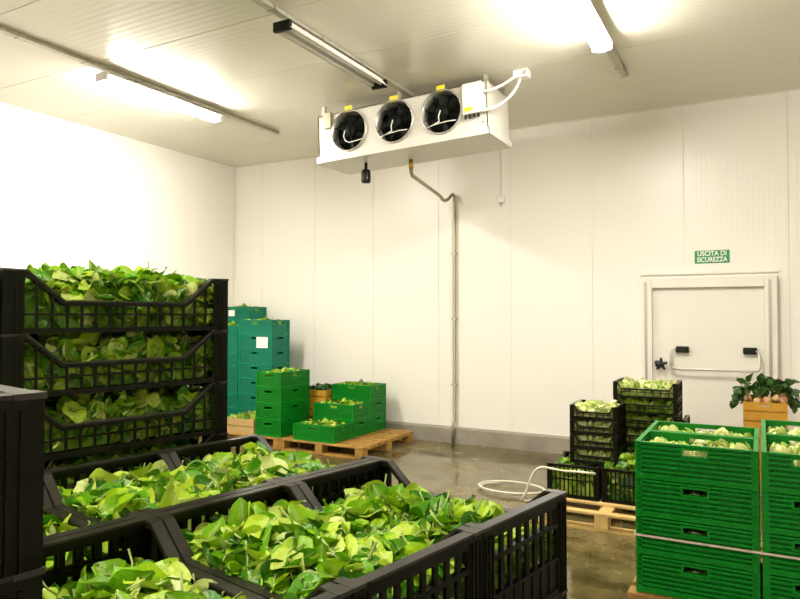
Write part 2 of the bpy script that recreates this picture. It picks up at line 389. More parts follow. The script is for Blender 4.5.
# fins behind fans
mb = MB()
for i in range(60):
    x = -HW + .05 + i * (1.65 / 60); mb.box(x, x + .004, .25, .45, .06, HT - .02)
mb.build('cooling_fins', M['fan'], cu_)
ring = [(FR + .014, .0), (FR + .014, -.018), (FR + .006, -.024), (FR - .004, -.02), (FR - .004, .10)]
RX = Matrix.Rotation(PI / 2, 4, 'X')   # local z -> -y
for fx in FANX:
    f = MB().lathe([(r, -z) for r, z in ring], 40, RX, False).build('fan', M['alu'], cu_, True); f.location = (fx, 0, FZ)
    f['label'] = 'round fan with pale ring and black guard'
    MB().lathe([(.0, 0), (FR - .005, 0), (FR - .005, -.01), (0, -.01)], 32, Matrix.Translation((0, .14, 0)) @ RX).build('fan_back', M['fan'], f)
    MB().lathe([(0, .05), (.055, .045), (.062, .0), (.062, -.05)], 20, Matrix.Translation((0, .03, 0)) @ RX).build('fan_hub', M['fan'], f, True)
    for k in range(6):
        a = k * PI / 3 + fx; mb = MB(); vs = []
        for i, (rr, da, yy) in enumerate([(.06, -.32, .07), (.06, .32, .02), (FR - .02, .30, .01), (FR - .02, -.22, .08)]):
            vs.append((rr * math.cos(a + da), yy, rr * math.sin(a + da)))
        mb.add(vs + [(x, y + .004, z) for x, y, z in vs], [(0, 1, 2, 3), (7, 6, 5, 4), (0, 4, 5, 1), (1, 5, 6, 2), (2, 6, 7, 3), (3, 7, 4, 0)])
        mb.build('fan_blade', M['fan'], f)
    mb = MB()
    for rr in (.07, .14, FR - .002):
        mb.tube([(rr * math.cos(t), -.026, rr * math.sin(t)) for t in np.linspace(0, 2 * PI, 28, endpoint=False)], .0022, 5, True)
    for k in range(4):
        a = k * PI / 2 + .4; mb.tube([(0, -.028, 0), ((FR + .005) * math.cos(a), -.026, (FR + .01) * math.sin(a))], .003, 5)
    g = mb.build('fan_guard', M['fan'], f); g['kind'] = 'stuff'
    # pale supply cable lying in the fan mouth
    pts = [(-.02, -.055, -.01), (-.035, -.06, -.07), (-.015, -.06, -.12), (.03, -.06, -.145), (.12, -.06, -.14), (.19, -.055, -.13)] if fx < -.5 else \
          [(.01, -.055, .0), (-.01, -.06, -.06), (-.005, -.06, -.11), (-.07, -.06, -.135), (-.15, -.055, -.15), (-.05, -.06, -.132), (.08, -.06, -.122), (.17, -.055, -.125)]
    MB().tube(pts, .0055, 6).build('fan_cable', M['cable'], f, True)
    MB().box(fx - .045, fx + .045, -.012, -.001, HT - .018, HT + .045).build('warning_sticker', M['yellow'], cu_)
mb = MB()
for sx in (-HW + .03, HW - .03, 0):
    for y in (.08, DP - .08): mb = MB().box(sx - .02, sx + .02, y - .02, y + .02, HT, HT + .125).build('hanger_foot', M['galv'], cu_)
jb = bevel(MB().box(.755, .955, -.07, 0, .20, .50).build('junction_box', M['white2'], cu_), .008)
MB().box(.775, .855, -.075, -.07, .225, .265).build('warning_sticker', M['yellow'], jb)
for k in range(4):
    MB().tube([(.77 + k * .045, -.035, .20), (.77 + k * .045, -.035, .165)], .012, 8).build('cable_gland', M['fan'], jb)
for k in range(4):
    MB().lathe([(0, .006), (.012, .004), (.013, 0)], 10, Matrix.Translation((-HW + .08 if k < 2 else HW - .05, 0, .12 + (k % 2) * .16)) @ RX).build('screw', M['pipe'], cu_)
bevel(MB().box(-HW + .10, -HW + .19, -.035, 0, HT - .16, HT + .02).build('corner_bracket', M['pipe'], cu_), .01)

# socket on the ceiling with two flexible conduits
so = thing('ceiling_socket', 'small white junction box on the ceiling beside the cooler', 'junction box', (-1.985, 6.08, ZC))
bevel(MB().box(-.075, .075, -.05, .05, -.075, 0).build('box_body', M['white2'], so), .01)
MB().box(.02, .06, -.055, -.05, -.06, -.02).build('cover_screw', M['alu'], so)
def bez(p0, p1, p2, p3, n=16):
    return [tuple(Vector(p0) * (1 - t) ** 3 + Vector(p1) * 3 * t * (1 - t) ** 2 + Vector(p2) * 3 * t * t * (1 - t) + Vector(p3) * t ** 3) for t in [i / n for i in range(n + 1)]]
for (p0, p1, p2, p3, lb) in (((-2.31, 5.90, 3.78), (-2.15, 5.90, 3.79), (-2.10, 6.0, 3.87), (-2.06, 6.07, 3.93), 'upper white conduit arching from the cooler box to the ceiling socket'),
                             ((-2.31, 5.90, 3.60), (-2.10, 5.90, 3.60), (-2.00, 5.98, 3.76), (-2.0, 6.07, 3.905), 'lower white conduit bowing from the cooler box to the ceiling socket')):
    tag(MB().tube(bez(p0, p1, p2, p3), .0135, 8).build('conduit', M['cable'], None, True), lb, 'conduit', 'conduits of the cooler')

# drain pipe from the tray to the wall and down
dp = thing('drain_pipe', 'thin steel drain pipe from the cooler down the back wall', 'pipe', (-3.5, YF - .035, 0))
def W(p): return tuple(Vector(p) - Vector((-3.5, YF - .035, 0)))
st = (-3.335, 6.38, 3.345)
MB().tube([W(st), W((st[0], st[1], 3.25))], .026, 10).build('drain_union', M['brass'], dp, True)
MB().tube([W((st[0], st[1], 3.26)), W((st[0], st[1], 3.20)), W((st[0] + .0, st[1] + .03, 3.175)), W((-3.56, 7.55, 3.17)), W((-3.555, 7.62, 3.15)), W((-3.55, 7.65, 3.125)), W((-3.545, 7.70, 3.115)), W((-3.53, 7.78, 3.14)), W((-3.51, 7.84, 3.20)), W((-3.505, 7.87, 3.22)), W((-3.5, YF - .035, 3.20)), W((-3.5, YF - .035, 3.13)), W((-3.5, YF - .035, .3)), W((-3.5, YF - .09, .22)), W((-3.5, YF - .09, .012))], .021, 10).build('pipe_run', M['pipe'], dp, True)
for z in (.75, 1.6, 2.45):
    MB().box(-.032, .032, -.028, .031, z - .012, z + .012).build('pipe_clip', M['galv'], dp)
# probe on the wall with its lead
pr = thing('temperature_probe', 'small grey probe box on the wall under the cooler corner', 'sensor', (-2.86, YF, 3.10))
bevel(MB().box(-.045, .045, -.05, 0, -.04, .05).build('probe_box', M['white2'], pr), .01)
MB().tube([(0, -.03, .05), (0, -.03, .30), (0, -.03, .62)], .006, 6).build('probe_lead', M['cable'], pr, True)
MB().tube([(0, -.03, -.04), (0, -.03, -.075)], .012, 8).build('probe_tip', M['alu'], pr, True)
# black thermostat hanging beneath the unit
hb = thing('hanging_thermostat', 'small black cylinder hanging under the cooler unit', 'thermostat', (-3.80, 6.2, 3.10))
MB().lathe([(0, 0), (.045, .004), (.052, .02), (.05, .13), (.035, .15), (0, .152)], 18).build('body', M['black'], hb, True)
MB().box(-.012, .012, -.012, .012, .15, .225).build('bracket', M['fan'], hb)

# ================================================================== leaves
def leaf_geo(seed, n=6, m=4):
    """one loose leaf: blade along +x (length 1) with a stem; returns verts, faces, rib values"""
    r = random.Random(seed)
    fold = r.uniform(.1, .45); curl = r.uniform(-.45, .2); wav = r.uniform(.04, .10); ph = r.uniform(0, 6); wid = r.uniform(.38, .52); twist = r.uniform(-.5, .5)
    vs = []; rb = []; fs = []
    for i in range(n + 1):
        t = i / n; hw = wid * (math.sin(PI * min(1, (t * .93 + .07)) ** .85) ** .75 if 0 < t < 1 else (.35 if t == 0 else .06))
        for j in range(m + 1):
            u = 2 * j / m - 1
            y = u * hw; z = fold * abs(u) ** 1.3 * hw + curl * t * t + wav * math.sin(7 * t + 2.5 * u + ph) * abs(u) + twist * y * t
            vs.append((t, y, z)); rb.append(1 - abs(u) if abs(u) < .01 else .15 * (1 - abs(u)))
    for i in range(n):
        for j in range(m):
            a = i * (m + 1) + j; fs.append((a, a + 1, a + m + 2, a + m + 1))
    # stem: tapered three-sided
    b0 = len(vs); sl = r.choice((.12, .15, .2, .75)); bend = r.uniform(-.25, .25)
    pts = [(-sl, bend * .6, -.08 + r.uniform(-.2, .25)), (-sl * .5, bend * .4, -.03), (0, 0, -.005), (.4, 0, curl * .16 - .012)]
    for (x, y, z), rad in zip(pts, (.036, .032, .03, .012)):
        for k in range(3):
            a = 2 * PI * k / 3 + PI / 2; vs.append((x, y + rad * math.cos(a), z + rad * math.sin(a))); rb.append(1.0)
    for i in range(3):
        for k in range(3): fs.append((b0 + i * 3 + k, b0 + i * 3 + (k + 1) % 3, b0 + i * 3 + 3 + (k + 1) % 3, b0 + i * 3 + 3 + k))
    fs.append((b0 + 2, b0 + 1, b0))
    return np.array(vs), fs, np.array(rb)
LEAVES = [leaf_geo(s) for s in range(12)]
def mesh_np(name, V, Fs, rib, tint, mt, smooth=True):
    me = bpy.data.meshes.new(name); me.from_pydata([tuple(p) for p in V], [], Fs)
    a = me.attributes.new('rib', 'FLOAT', 'POINT'); a.data.foreach_set('value', np.asarray(rib, dtype=np.float32))
    a = me.attributes.new('tint', 'FLOAT', 'POINT'); a.data.foreach_set('value', np.asarray(tint, dtype=np.float32))
    me.materials.append(mt)
    if smooth: me.polygons.foreach_set('use_smooth', [True] * len(Fs))
    me.update(); return me
LEAF_ME = {}
def leaf_meshes(key):
    if key not in LEAF_ME: LEAF_ME[key] = [mesh_np('leaf', v, f, r, np.zeros(len(v)), M[key]) for v, f, r in LEAVES]
    return LEAF_ME[key]
def leaf_pose(r, flat=.55):
    e = Euler((r.gauss(0, flat), r.gauss(0, flat), r.uniform(0, 2 * PI)), 'XYZ')
    # tilt first about leaf axes, then spin about z
    return (Matrix.Rotation(e.z, 3, 'Z') @ Matrix.Rotation(e.y, 3, 'Y') @ Matrix.Rotation(e.x, 3, 'X'))
def noise2(x, y, s): return (math.sin(x * 23 + s) * math.cos(y * 27 + s * 1.7) + .6 * math.sin(x * 47 + y * 31 + s * 2.3)) / 1.6
def heap_surface(Lx, Ly, z_edge, dome, bumps, seed):
    def s(x, y):
        a = max(0, 1 - (2 * x / Lx) ** 2); b = max(0, 1 - (2 * y / Ly) ** 2)
        return z_edge + dome * (a * b) ** .6 + bumps * noise2(x, y, seed)
    return s
def heap_mesh(name, Lx, Ly, z0, surf, n_top, n_side, size, mt, seed, flat=.55, side_col=True):
    """a heap nobody could count: bumpy core plus many leaves in one mesh, in crate coordinates"""
    r = random.Random(seed); V = []; Fs = []; rb = []; tn = []; off = 0
    gx, gy = 12, 9; core = []
    for i in range(gx + 1):
        for j in range(gy + 1):
            x = (i / gx - .5) * (Lx - .05); y = (j / gy - .5) * (Ly - .05)
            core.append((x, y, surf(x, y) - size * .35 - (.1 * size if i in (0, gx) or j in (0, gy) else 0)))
    cf = [(i * (gy + 1) + j, (i + 1) * (gy + 1) + j, (i + 1) * (gy + 1) + j + 1, i * (gy + 1) + j + 1) for i in range(gx) for j in range(gy)]
    loop = [i * (gy + 1) for i in range(gx + 1)] + [gx * (gy + 1) + j for j in range(1, gy + 1)] + [i * (gy + 1) + gy for i in range(gx - 1, -1, -1)] + [j for j in range(gy - 1, 0, -1)]
    n0 = len(core); core += [(core[i][0], core[i][1], z0) for i in loop]; k = len(loop)
    cf += [(loop[i], n0 + i, n0 + (i + 1) % k, loop[(i + 1) % k]) for i in range(k)]
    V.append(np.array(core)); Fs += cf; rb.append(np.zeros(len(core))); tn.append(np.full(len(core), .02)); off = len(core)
    def put(p, R, s):
        nonlocal off
        v, f, ri = r.choice(LEAVES)
        c = np.array([.25, 0, 0])
        q = (v - c) * s @ np.array(R).T + np.array(p)
        q[:, 0] = np.clip(q[:, 0], -Lx / 2, Lx / 2); q[:, 1] = np.clip(q[:, 1], -Ly / 2, Ly / 2); q[:, 2] = np.maximum(q[:, 2], z0)
        V.append(q); Fs.extend([tuple(off + a for a in g) for g in f]); rb.append(ri); tn.append(np.full(len(v), r.random())); off += len(v)
    for _ in range(n_top):
        x = r.uniform(-.5, .5) * (Lx - size * .25); y = r.uniform(-.5, .5) * (Ly - size * .25)
        put((x, y, surf(x, y) + r.uniform(-.45, .12) * size), leaf_pose(r, flat), size * r.uniform(.75, 1.25))
    for _ in range(n_side):
        e = r.random() * 2 * (Lx + Ly); 
        if e < 2 * Lx: x = (e % Lx) - Lx / 2; y = (Ly / 2 - .019) * (1 if e < Lx else -1); nrm = (0, 1 if e < Lx else -1, 0)
        else: e -= 2 * Lx; y = (e % Ly) - Ly / 2; x = (Lx / 2 - .019) * (1 if e < Ly else -1); nrm = (1 if e < Ly else -1, 0, 0)
        z = r.uniform(z0 + .01, surf(x, y))
        R = Vector(nrm).to_track_quat('Z', 'Y').to_matrix() @ leaf_pose(r, .55)
        put((x, y, z), R, size * r.uniform(.6, 1.0))
    return mesh_np(name, np.concatenate(V), Fs, np.concatenate(rb), np.concatenate(tn), mt)

# ================================================================== black lattice crates
def crate_parts(L, Wd, H, dip, flat, diag, pitch, solid, end_solid, mid, post=.034, lower=False):
    """moulded crate, long dipped sides along x; returns {part: [(mesh, location, rz), ...]}"""
    t = .012; rim = .020; rh = .013; P = {}
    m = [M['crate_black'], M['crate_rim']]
    # end wall: straight high rim, mid rail, bars, plain lower part (built at x=0 facing +x)
    mb = MB(); y0, y1 = -Wd / 2 + .004, Wd / 2 - .004
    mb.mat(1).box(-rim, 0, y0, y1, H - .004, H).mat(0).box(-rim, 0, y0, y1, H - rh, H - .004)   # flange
    mb.box(-t + .002, -.002, y0, y1, H - rh - .010, H - rh)
    mb.box(-t, -.001, y0, y1, end_solid + (H - end_solid) * .48, end_solid + (H - end_solid) * .48 + .009)
    mb.box(-t + .003, -.003, y0, y1, .010, end_solid)
    mb.box(-t, 0, y0, y1, 0, .012); mb.box(-t, 0, y0, y1, end_solid - .006, end_solid)
    nb = max(3, int(Wd / pitch))
    for i in range(1, nb):
        y = y0 + (y1 - y0) * i / nb; mb.box(-t + .004, -.002, y - .005, y + .005, end_solid - .002, H - rh)
    for i in range(1, 9):                                     # shallow stiffening ribs on the plain part
        y = y0 + (y1 - y0) * i / 9
        if end_solid > .04: mb.box(-.003, -.0005, y - .002, y + .002, .012, end_solid - .004)
    me = mb.mesh('end_panel', m); P['end_panel'] = [(me, (L / 2, 0, 0), 0), (me, (-L / 2, 0, 0), PI)]
    # side wall: rim follows the dip (built at y=0 facing +y)
    mb = MB(); x1 = L / 2 - .004; zc = H - dip
    prof = [(-x1, H), (-x1 + flat, H), (-x1 + flat + diag, zc), (x1 - flat - diag, zc), (x1 - flat, H), (x1, H)]
    for (a, za), (b, zb) in zip(prof, prof[1:]):
        mb.beam((a, -rim / 2, za - rh / 2 - .002), (b, -rim / 2, zb - rh / 2 - .002), rim - .001, rh - .004)
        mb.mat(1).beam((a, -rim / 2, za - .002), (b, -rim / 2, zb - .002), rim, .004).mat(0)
    def top(x):
        for (a, za), (b, zb) in zip(prof, prof[1:]):
            if a <= x <= b: return za + (zb - za) * (x - a) / (b - a)
        return H
    nb = int(L / pitch)
    for i in range(1, nb):
        x = -x1 + 2 * x1 * i / nb; mb.box(x - .003, x + .003, -t + .006, -.002, solid, top(x) - rh * .6)
    zm = solid + (zc - solid) * .5
    mb.box(-x1, x1, -t + .005, -.001, zm - .002, zm + .003)
    mb.box(-x1, x1, -t, 0, 0, .012)
    if solid > .02: mb.box(-x1, x1, -t + .003, -.003, .01, solid)
    me = mb.mesh('side_panel', m); P['side_panel'] = [(me, (0, Wd / 2, 0), 0), (me, (0, -Wd / 2, 0), PI)]
    mb = MB().box(-L / 2 + t, L / 2 - t, -Wd / 2 + t, Wd / 2 - t, .004, .010)
    P['base_panel'] = [(mb.mesh('base_panel', m), (0, 0, 0), 0)]
    # ribbed corner posts, L shaped
    mb = MB().box(-post, 0, -.006, 0, 0, H - .001).box(-.006, 0, -post, -.006, 0, H - .001)
    for k in range(3):
        mb.box(-post + .004 + k * .011, -post + .007 + k * .011, 0, .0025, 0, H - .014); mb.box(0, .0025, -post + .004 + k * .011, -post + .007 + k * .011, 0, H - .014)
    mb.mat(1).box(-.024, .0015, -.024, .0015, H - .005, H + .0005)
    me = mb.mesh('corner_post', m)
    P['corner_post'] = [(me, (L / 2, Wd / 2, 0), 0), (me, (-L / 2, Wd / 2, 0), PI / 2), (me, (-L / 2, -Wd / 2, 0), PI), (me, (L / 2, -Wd / 2, 0), -PI / 2)]
    return P
def joined(P, name):
    V = []; Fs = []; mt = None; mi = []
    for lst in P.values():
        for me, loc, rz in lst:
            mt = mt if mt and len(mt) >= len(me.materials) else list(me.materials); mi += [p.material_index for p in me.polygons]; n = len(V); R = Matrix.Translation(loc) @ Matrix.Rotation(rz, 4, 'Z')
            V += [tuple(R @ v.co) for v in me.vertices]; Fs += [tuple(n + i for i in p.vertices) for p in me.polygons]
    me = bpy.data.meshes.new(name); me.from_pydata(V, [], Fs)
    for q in mt: me.materials.append(q)
    me.polygons.foreach_set('material_index', mi); me.update(); return me
def place_crate(name, P, label, loc, rz, group, zscale=1.0, cat='crate'):
    t = thing(name, label, cat, loc, rz, group); t.scale = (1, 1, zscale)
    for nm, lst in P.items():
        for me, l, r in lst: link(nm, me, t, l, r)
    return t
def place_joined(name, me, label, loc, rz, group, zscale=1.0, cat='crate'):
    o = link(name, me, None, loc, rz); o.scale = (1, 1, zscale)
    return tag(o, label, cat, group)

# ------------------------------------------------------------------ wooden pallets
def pallet(label, cx, cy, lx, ly, rz=0, h=.14, nb=7, fill=.68, wood='wood'):
    """boards along local x on three bearers, blocks and foot boards; each board its own part"""
    t = thing('pallet', label, 'pallet', (cx, cy, 0), rz, 'wooden pallets')
    tb = .022
    bw = ly / nb * fill
    bd = MB().box(-lx / 2, lx / 2, -bw / 2, bw / 2, 0, tb).mesh('deck_board', M[wood])
    for i in range(nb):
        y = -ly / 2 + bw / 2 + (ly - bw) * i / (nb - 1); o = link('deck_board', bd, t, (0, y, h - tb)); bevel(o, .003, 1)
    st_ = MB().box(-.05, .05, -ly / 2, ly / 2, 0, tb).mesh('stringer', M[wood])
    bl = MB().box(-.05, .05, -.06, .06, 0, h - 3 * tb).mesh('block', M[wood])
    for x in (-lx / 2 + .05, 0, lx / 2 - .05):
        link('stringer', st_, t, (x, 0, h - 2 * tb))
        for y in (-ly / 2 + .06, 0, ly / 2 - .06): link('block', bl, t, (x, y, tb))
    ft = MB().box(-lx / 2, lx / 2, -.05, .05, 0, tb).mesh('foot_board', M[wood])
    for y in (-ly / 2 + .06, 0, ly / 2 - .06): link('foot_board', ft, t, (0, y, 0))
    return t

# ================================================================== foreground pallet of spinach crates
ROT = .1982
eX = Vector((math.cos(ROT), -math.sin(ROT), 0)); eY = Vector((math.sin(ROT), math.cos(ROT), 0)); RZ = -ROT
ca, sa = math.cos(YAW), math.sin(YAW)
P0 = Vector((-.4327 * ca - 1.9846 * sa, -.4327 * sa + 1.9846 * ca, 0))
AW, BL = .3092, .5015                        # crate width and length
ZR = EYE - .3533                             # rim height of the top tier
HA = (ZR - .14) / 6
FP = crate_parts(BL - .004, AW - .004, HA - .001, .058, .035, .070, .030, .050, .072, True)
FJ = joined(FP, 'lattice_crate')
def gp(i, j, z): return P0 + eX * (i * BL) - eY * (j * AW) + Vector((0, 0, z))
pallet('wooden pallet under the black spinach crates', *(gp(1, 1.5, 0)[:2]), 1.02, .96, RZ)
NAMES = {(0, 0): 'nearest the low green crates', (0, 1): 'before the tall stack', (0, 2): 'wedged behind the lone column',
         (1, 0): 'at the corner facing the hose', (1, 1): 'in the middle of the row', (1, 2): 'beside the lone crate column'}
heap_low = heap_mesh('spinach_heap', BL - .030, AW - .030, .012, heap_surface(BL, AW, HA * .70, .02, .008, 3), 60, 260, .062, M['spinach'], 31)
FILL = {(0, 0): (.118, .032, 480), (0, 1): (.118, .034, 480), (0, 2): (.11, .03, 150), (1, 0): (.098, .034, 560), (1, 1): (.122, .030, 600), (1, 2): (.090, .036, 520)}
IND = {(0, 0): 40, (0, 1): 45, (1, 0): 65, (1, 1): 90, (1, 2): 55}
seed = 100
for (i, j), where in NAMES.items():
    for k in range(6):                        # k = 0 is the top tier
        c = gp(i + .5, j + .5, .14 + (5 - k) * HA)
        lab = 'black plastic lattice crate ' + where + (', heaped with spinach' if k == 0 else ', ' + nth(k) + ' there')
        gr = 'black spinach crates on the low pallet'
        if k < 2: place_crate('lattice_crate', FP, lab, c, RZ, gr)
        else: place_joined('lattice_crate', FJ, lab, c, RZ, gr)
        if 0 < k and (i == 1 or j == 0):
            tag(link('spinach_heap', heap_low, None, c, RZ), 'spinach packed in the crate ' + where + ', ' + nth(k) + ' of its stack', 'spinach', 'spinach heaps', 'stuff')
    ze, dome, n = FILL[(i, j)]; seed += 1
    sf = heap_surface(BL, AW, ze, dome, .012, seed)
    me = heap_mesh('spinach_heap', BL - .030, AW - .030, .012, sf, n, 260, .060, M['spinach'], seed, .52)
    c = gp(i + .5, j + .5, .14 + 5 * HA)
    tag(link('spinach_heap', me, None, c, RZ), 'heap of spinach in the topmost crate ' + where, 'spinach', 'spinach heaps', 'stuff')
    r = random.Random(seed * 3); meshes = leaf_meshes('spinach')
    for q in range(IND.get((i, j), 0)):
        s = r.uniform(.045, .080); x = r.uniform(-.5, .5) * (BL - .04 - s); y = r.uniform(-.5, .5) * (AW - .04 - s)
        o = link('spinach_leaf', r.choice(meshes), None)
        R = leaf_pose(r, .46).to_4x4()
        loc = Matrix.Translation(c) @ Matrix.Rotation(RZ, 4, 'Z') @ Matrix.Translation((x, y, sf(x, y) + r.uniform(.0, .010))) @ R @ Matrix.Translation((-.25 * s, 0, 0))
        o.matrix_world = loc @ Matrix.Diagonal((s, s, s, 1))
        tag(o, 'loose green leaf on the spinach heap in the crate ' + where, 'leaf', 'loose leaves on the heap in the crate ' + where)

# ------------------------------------------------------------------ tall stack behind (long sides toward the camera)
HB = .1493; TB = 11; ZT = EYE + .1065
SP = crate_parts(.60, .40, HB - .001, .070, .048, .085, .034, .010, .030, True, post=.046)
SJ = joined(SP, 'deep_crate')
S0 = P0 - eX * .03 - eY * .0755              # right front top corner of the stack
sc_c = S0 - eY * .30 - eX * .20
RS = RZ + PI / 2
zb0 = ZT - TB * HB
pallet('wooden pallet under the tall black crate stack', *((sc_c - eY * .02)[:2]), .46, .70, RZ, zb0, 5)
TOPZ = {}
for k in range(TB):
    c = Vector((sc_c.x, sc_c.y, ZT - (k + 1) * HB))
    lab = 'black open crate in the tall stack behind the spinach pallet, ' + nth(k)
    if k < 4: place_crate('deep_crate', SP, lab, c, RS, 'crates of the tall black stack')
    else: place_joined('deep_crate', SJ, lab, c, RS, 'crates of the tall black stack')
    sf = heap_surface(.6, .4, HB * (.70 if k == 0 else .64), .050 if k == 0 else .050, .010, 40 + k)
    if k < 4:
        me = heap_mesh('spinach_heap', .572, .372, .012, sf, 440 if k == 0 else 220, 420, .052, M['spinach'] if k == 0 else M['spinach'], 60 + k)
        last = me
    tag(link('spinach_heap', last if k >= 4 else me, None, c, RS), 'leaves filling the tall black stack, ' + nth(k) + ' of its crates', 'spinach', 'spinach heaps', 'stuff')
# a second stack standing against its left end
c2 = sc_c - eY * .615
for k in range(TB):
    c = Vector((c2.x, c2.y, ZT - (k + 1) * HB))
    place_joined('deep_crate', SJ, 'black open crate adjoining the left end of the tall stack, ' + nth(k), c, RS, 'crates adjoining the tall black stack')
pallet('wooden pallet under the crates adjoining the tall stack', *((c2)[:2]), .46, .60, RZ, zb0, 5)

# ------------------------------------------------------------------ near column on the left
NC = P0 + eX * (2 * BL) - eY * (3 * AW + .0733)      # its corner toward the heaps
ZN = EYE - .0655
HN = .1493; TN = 9
nc = NC - eX * .20 - eY * .30
zb1 = ZN - TN * HN
pallet('wooden pallet under the lone black crate column', nc.x, nc.y, .46, .64, RZ, zb1, 5)
for k in range(TN):
    c = Vector((nc.x, nc.y, ZN - (k + 1) * HN))
    if k < 3: place_crate('deep_crate', SP, 'black crate in the lone column beside the spinach heaps, ' + nth(k), c, RS, 'crates of the lone black column')
    else: place_joined('deep_crate', SJ, 'black crate in the lone column beside the spinach heaps, ' + nth(k), c, RS, 'crates of the lone black column')

# ================================================================== ribbed green crates
def ribbed_crate(L, Wd, H, m):
    """euro crate with horizontal ribs, a dashed band and a handle slot on every wall"""
    P = {}
    def wall(ln):
        mb = MB(); t = .016; a = ln / 2 - .012
        hz0, hz1, hw = H - .058, H - .026, .058
        b0, b1 = -.024, -.019                                                       # thin wall set well back behind the ribs
        mb.box(-a, a, b0, b1, .004, hz0); mb.box(-a, -hw, b0, b1, hz0, hz1); mb.box(hw, a, b0, b1, hz0, hz1); mb.box(-a, a, b0, b1, hz1, H)
        mb.box(-a, a, -.024, .0, H - .011, H)                                      # rim
        z0 = .040; n = 6; dz = (H - .011 - z0) / n
        for i in range(n):                                                         # deep horizontal ribs
            z = z0 + dz * (i + .42); za, zb = z - dz * .24, z + dz * .24
            if zb > hz0 - .004 and za < hz1 + .004:
                mb.box(-a, -hw - .01, b1, 0, za, zb); mb.box(hw + .01, a, b1, 0, za, zb)
            else: mb.box(-a, a, b1, 0, za, zb)
        mb.box(-a, -a + .022, b1, -.002, .004, H); mb.box(a - .022, a, b1, -.002, .004, H)
        mb.box(-a, a, b1, -.003, .004, .034)
        k = int(ln / .085)
        for i in range(k):                                                         # dashed foot band
            x = -a + .03 + (2 * a - .06) * (i + .5) / k; mb.box(x - .022, x + .022, -.003, .001, .012, .028)
        mb.box(-hw - .012, -hw, b1, .001, hz0 - .010, hz1 + .012); mb.box(hw, hw + .012, b1, .001, hz0 - .010, hz1 + .012)
        mb.box(-hw, hw, b1, .001, hz0 - .010, hz0); mb.box(-hw, hw, b1, .001, hz1, hz1 + .012)
        return mb.mesh('crate_wall', m)
    lw, sw = wall(L), wall(Wd)
    P['long_wall'] = [(lw, (0, Wd / 2, 0), 0), (lw, (0, -Wd / 2, 0), PI)]
    P['short_wall'] = [(sw, (L / 2, 0, 0), -PI / 2), (sw, (-L / 2, 0, 0), PI / 2)]
    P['base_panel'] = [(MB().box(-L / 2 + .01, L / 2 - .01, -Wd / 2 + .01, Wd / 2 - .01, .002, .008).mesh('base_panel', m), (0, 0, 0), 0)]
    mb = MB().box(-.030, 0, -.010, 0, 0, H).box(-.010, 0, -.030, -.010, 0, H).box(-.022, -.010, -.022, -.010, 0, H)
    me = mb.mesh('corner_post', m)
    P['corner_post'] = [(me, (L / 2, Wd / 2, 0), 0), (me, (-L / 2, Wd / 2, 0), PI / 2), (me, (-L / 2, -Wd / 2, 0), PI), (me, (L / 2, -Wd / 2, 0), -PI / 2)]
    return P
GH = .205
GP = ribbed_crate(.598, .398, GH - .0015, M['crate_green'])
GB = joined(ribbed_crate(.598, .398, .1985, M['crate_green2']), 'ribbed_crate')
GT = joined(ribbed_crate(.598, .398, .1985, M['crate_teal']), 'ribbed_crate')

def head_mesh(seed, mt, n=16, loose=.25):
    """a lettuce head: overlapping cupped leaves around a heart"""
    r = random.Random(seed); V = []; Fs = []; rb = []; tn = []; off = 0
    for k in range(n):
        th = k * 2.39996; lay = k / n; tilt = .25 + 1.25 * lay; R0 = .62 + .42 * lay
        a = 4; b = 5; g = []; tint = r.random() * .6 + .4 * (1 - lay)
        for i in range(b + 1):
            t = i / b
            for j in range(a + 1):
                u = (2 * j / a - 1); wd = .75 * math.sin(PI * (.12 + .80 * t)) 
                phi = u * wd; el = -1.1 + t * (2.5 - .5 * lay)
                rr = R0 * (1 + (loose * lay * t * t) + .06 * math.sin(5 * u + 4 * t + k))
                g.append((rr * math.cos(el) * math.cos(phi + th), rr * math.cos(el) * math.sin(phi + th), rr * math.sin(el) * .85)); rb.append((1 - abs(u)) * (1 - t) * 1.1); tn.append(tint)
        V += g; Fs += [(off + i * (a + 1) + j, off + i * (a + 1) + j + 1, off + (i + 1) * (a + 1) + j + 1, off + (i + 1) * (a + 1) + j) for i in range(b) for j in range(a)]; off += len(g)
    return mesh_np('lettuce_head', V, Fs, np.minimum(rb, 1), tn, mt)
HEADS = [head_mesh(s, M['lettuce']) for s in range(4)]

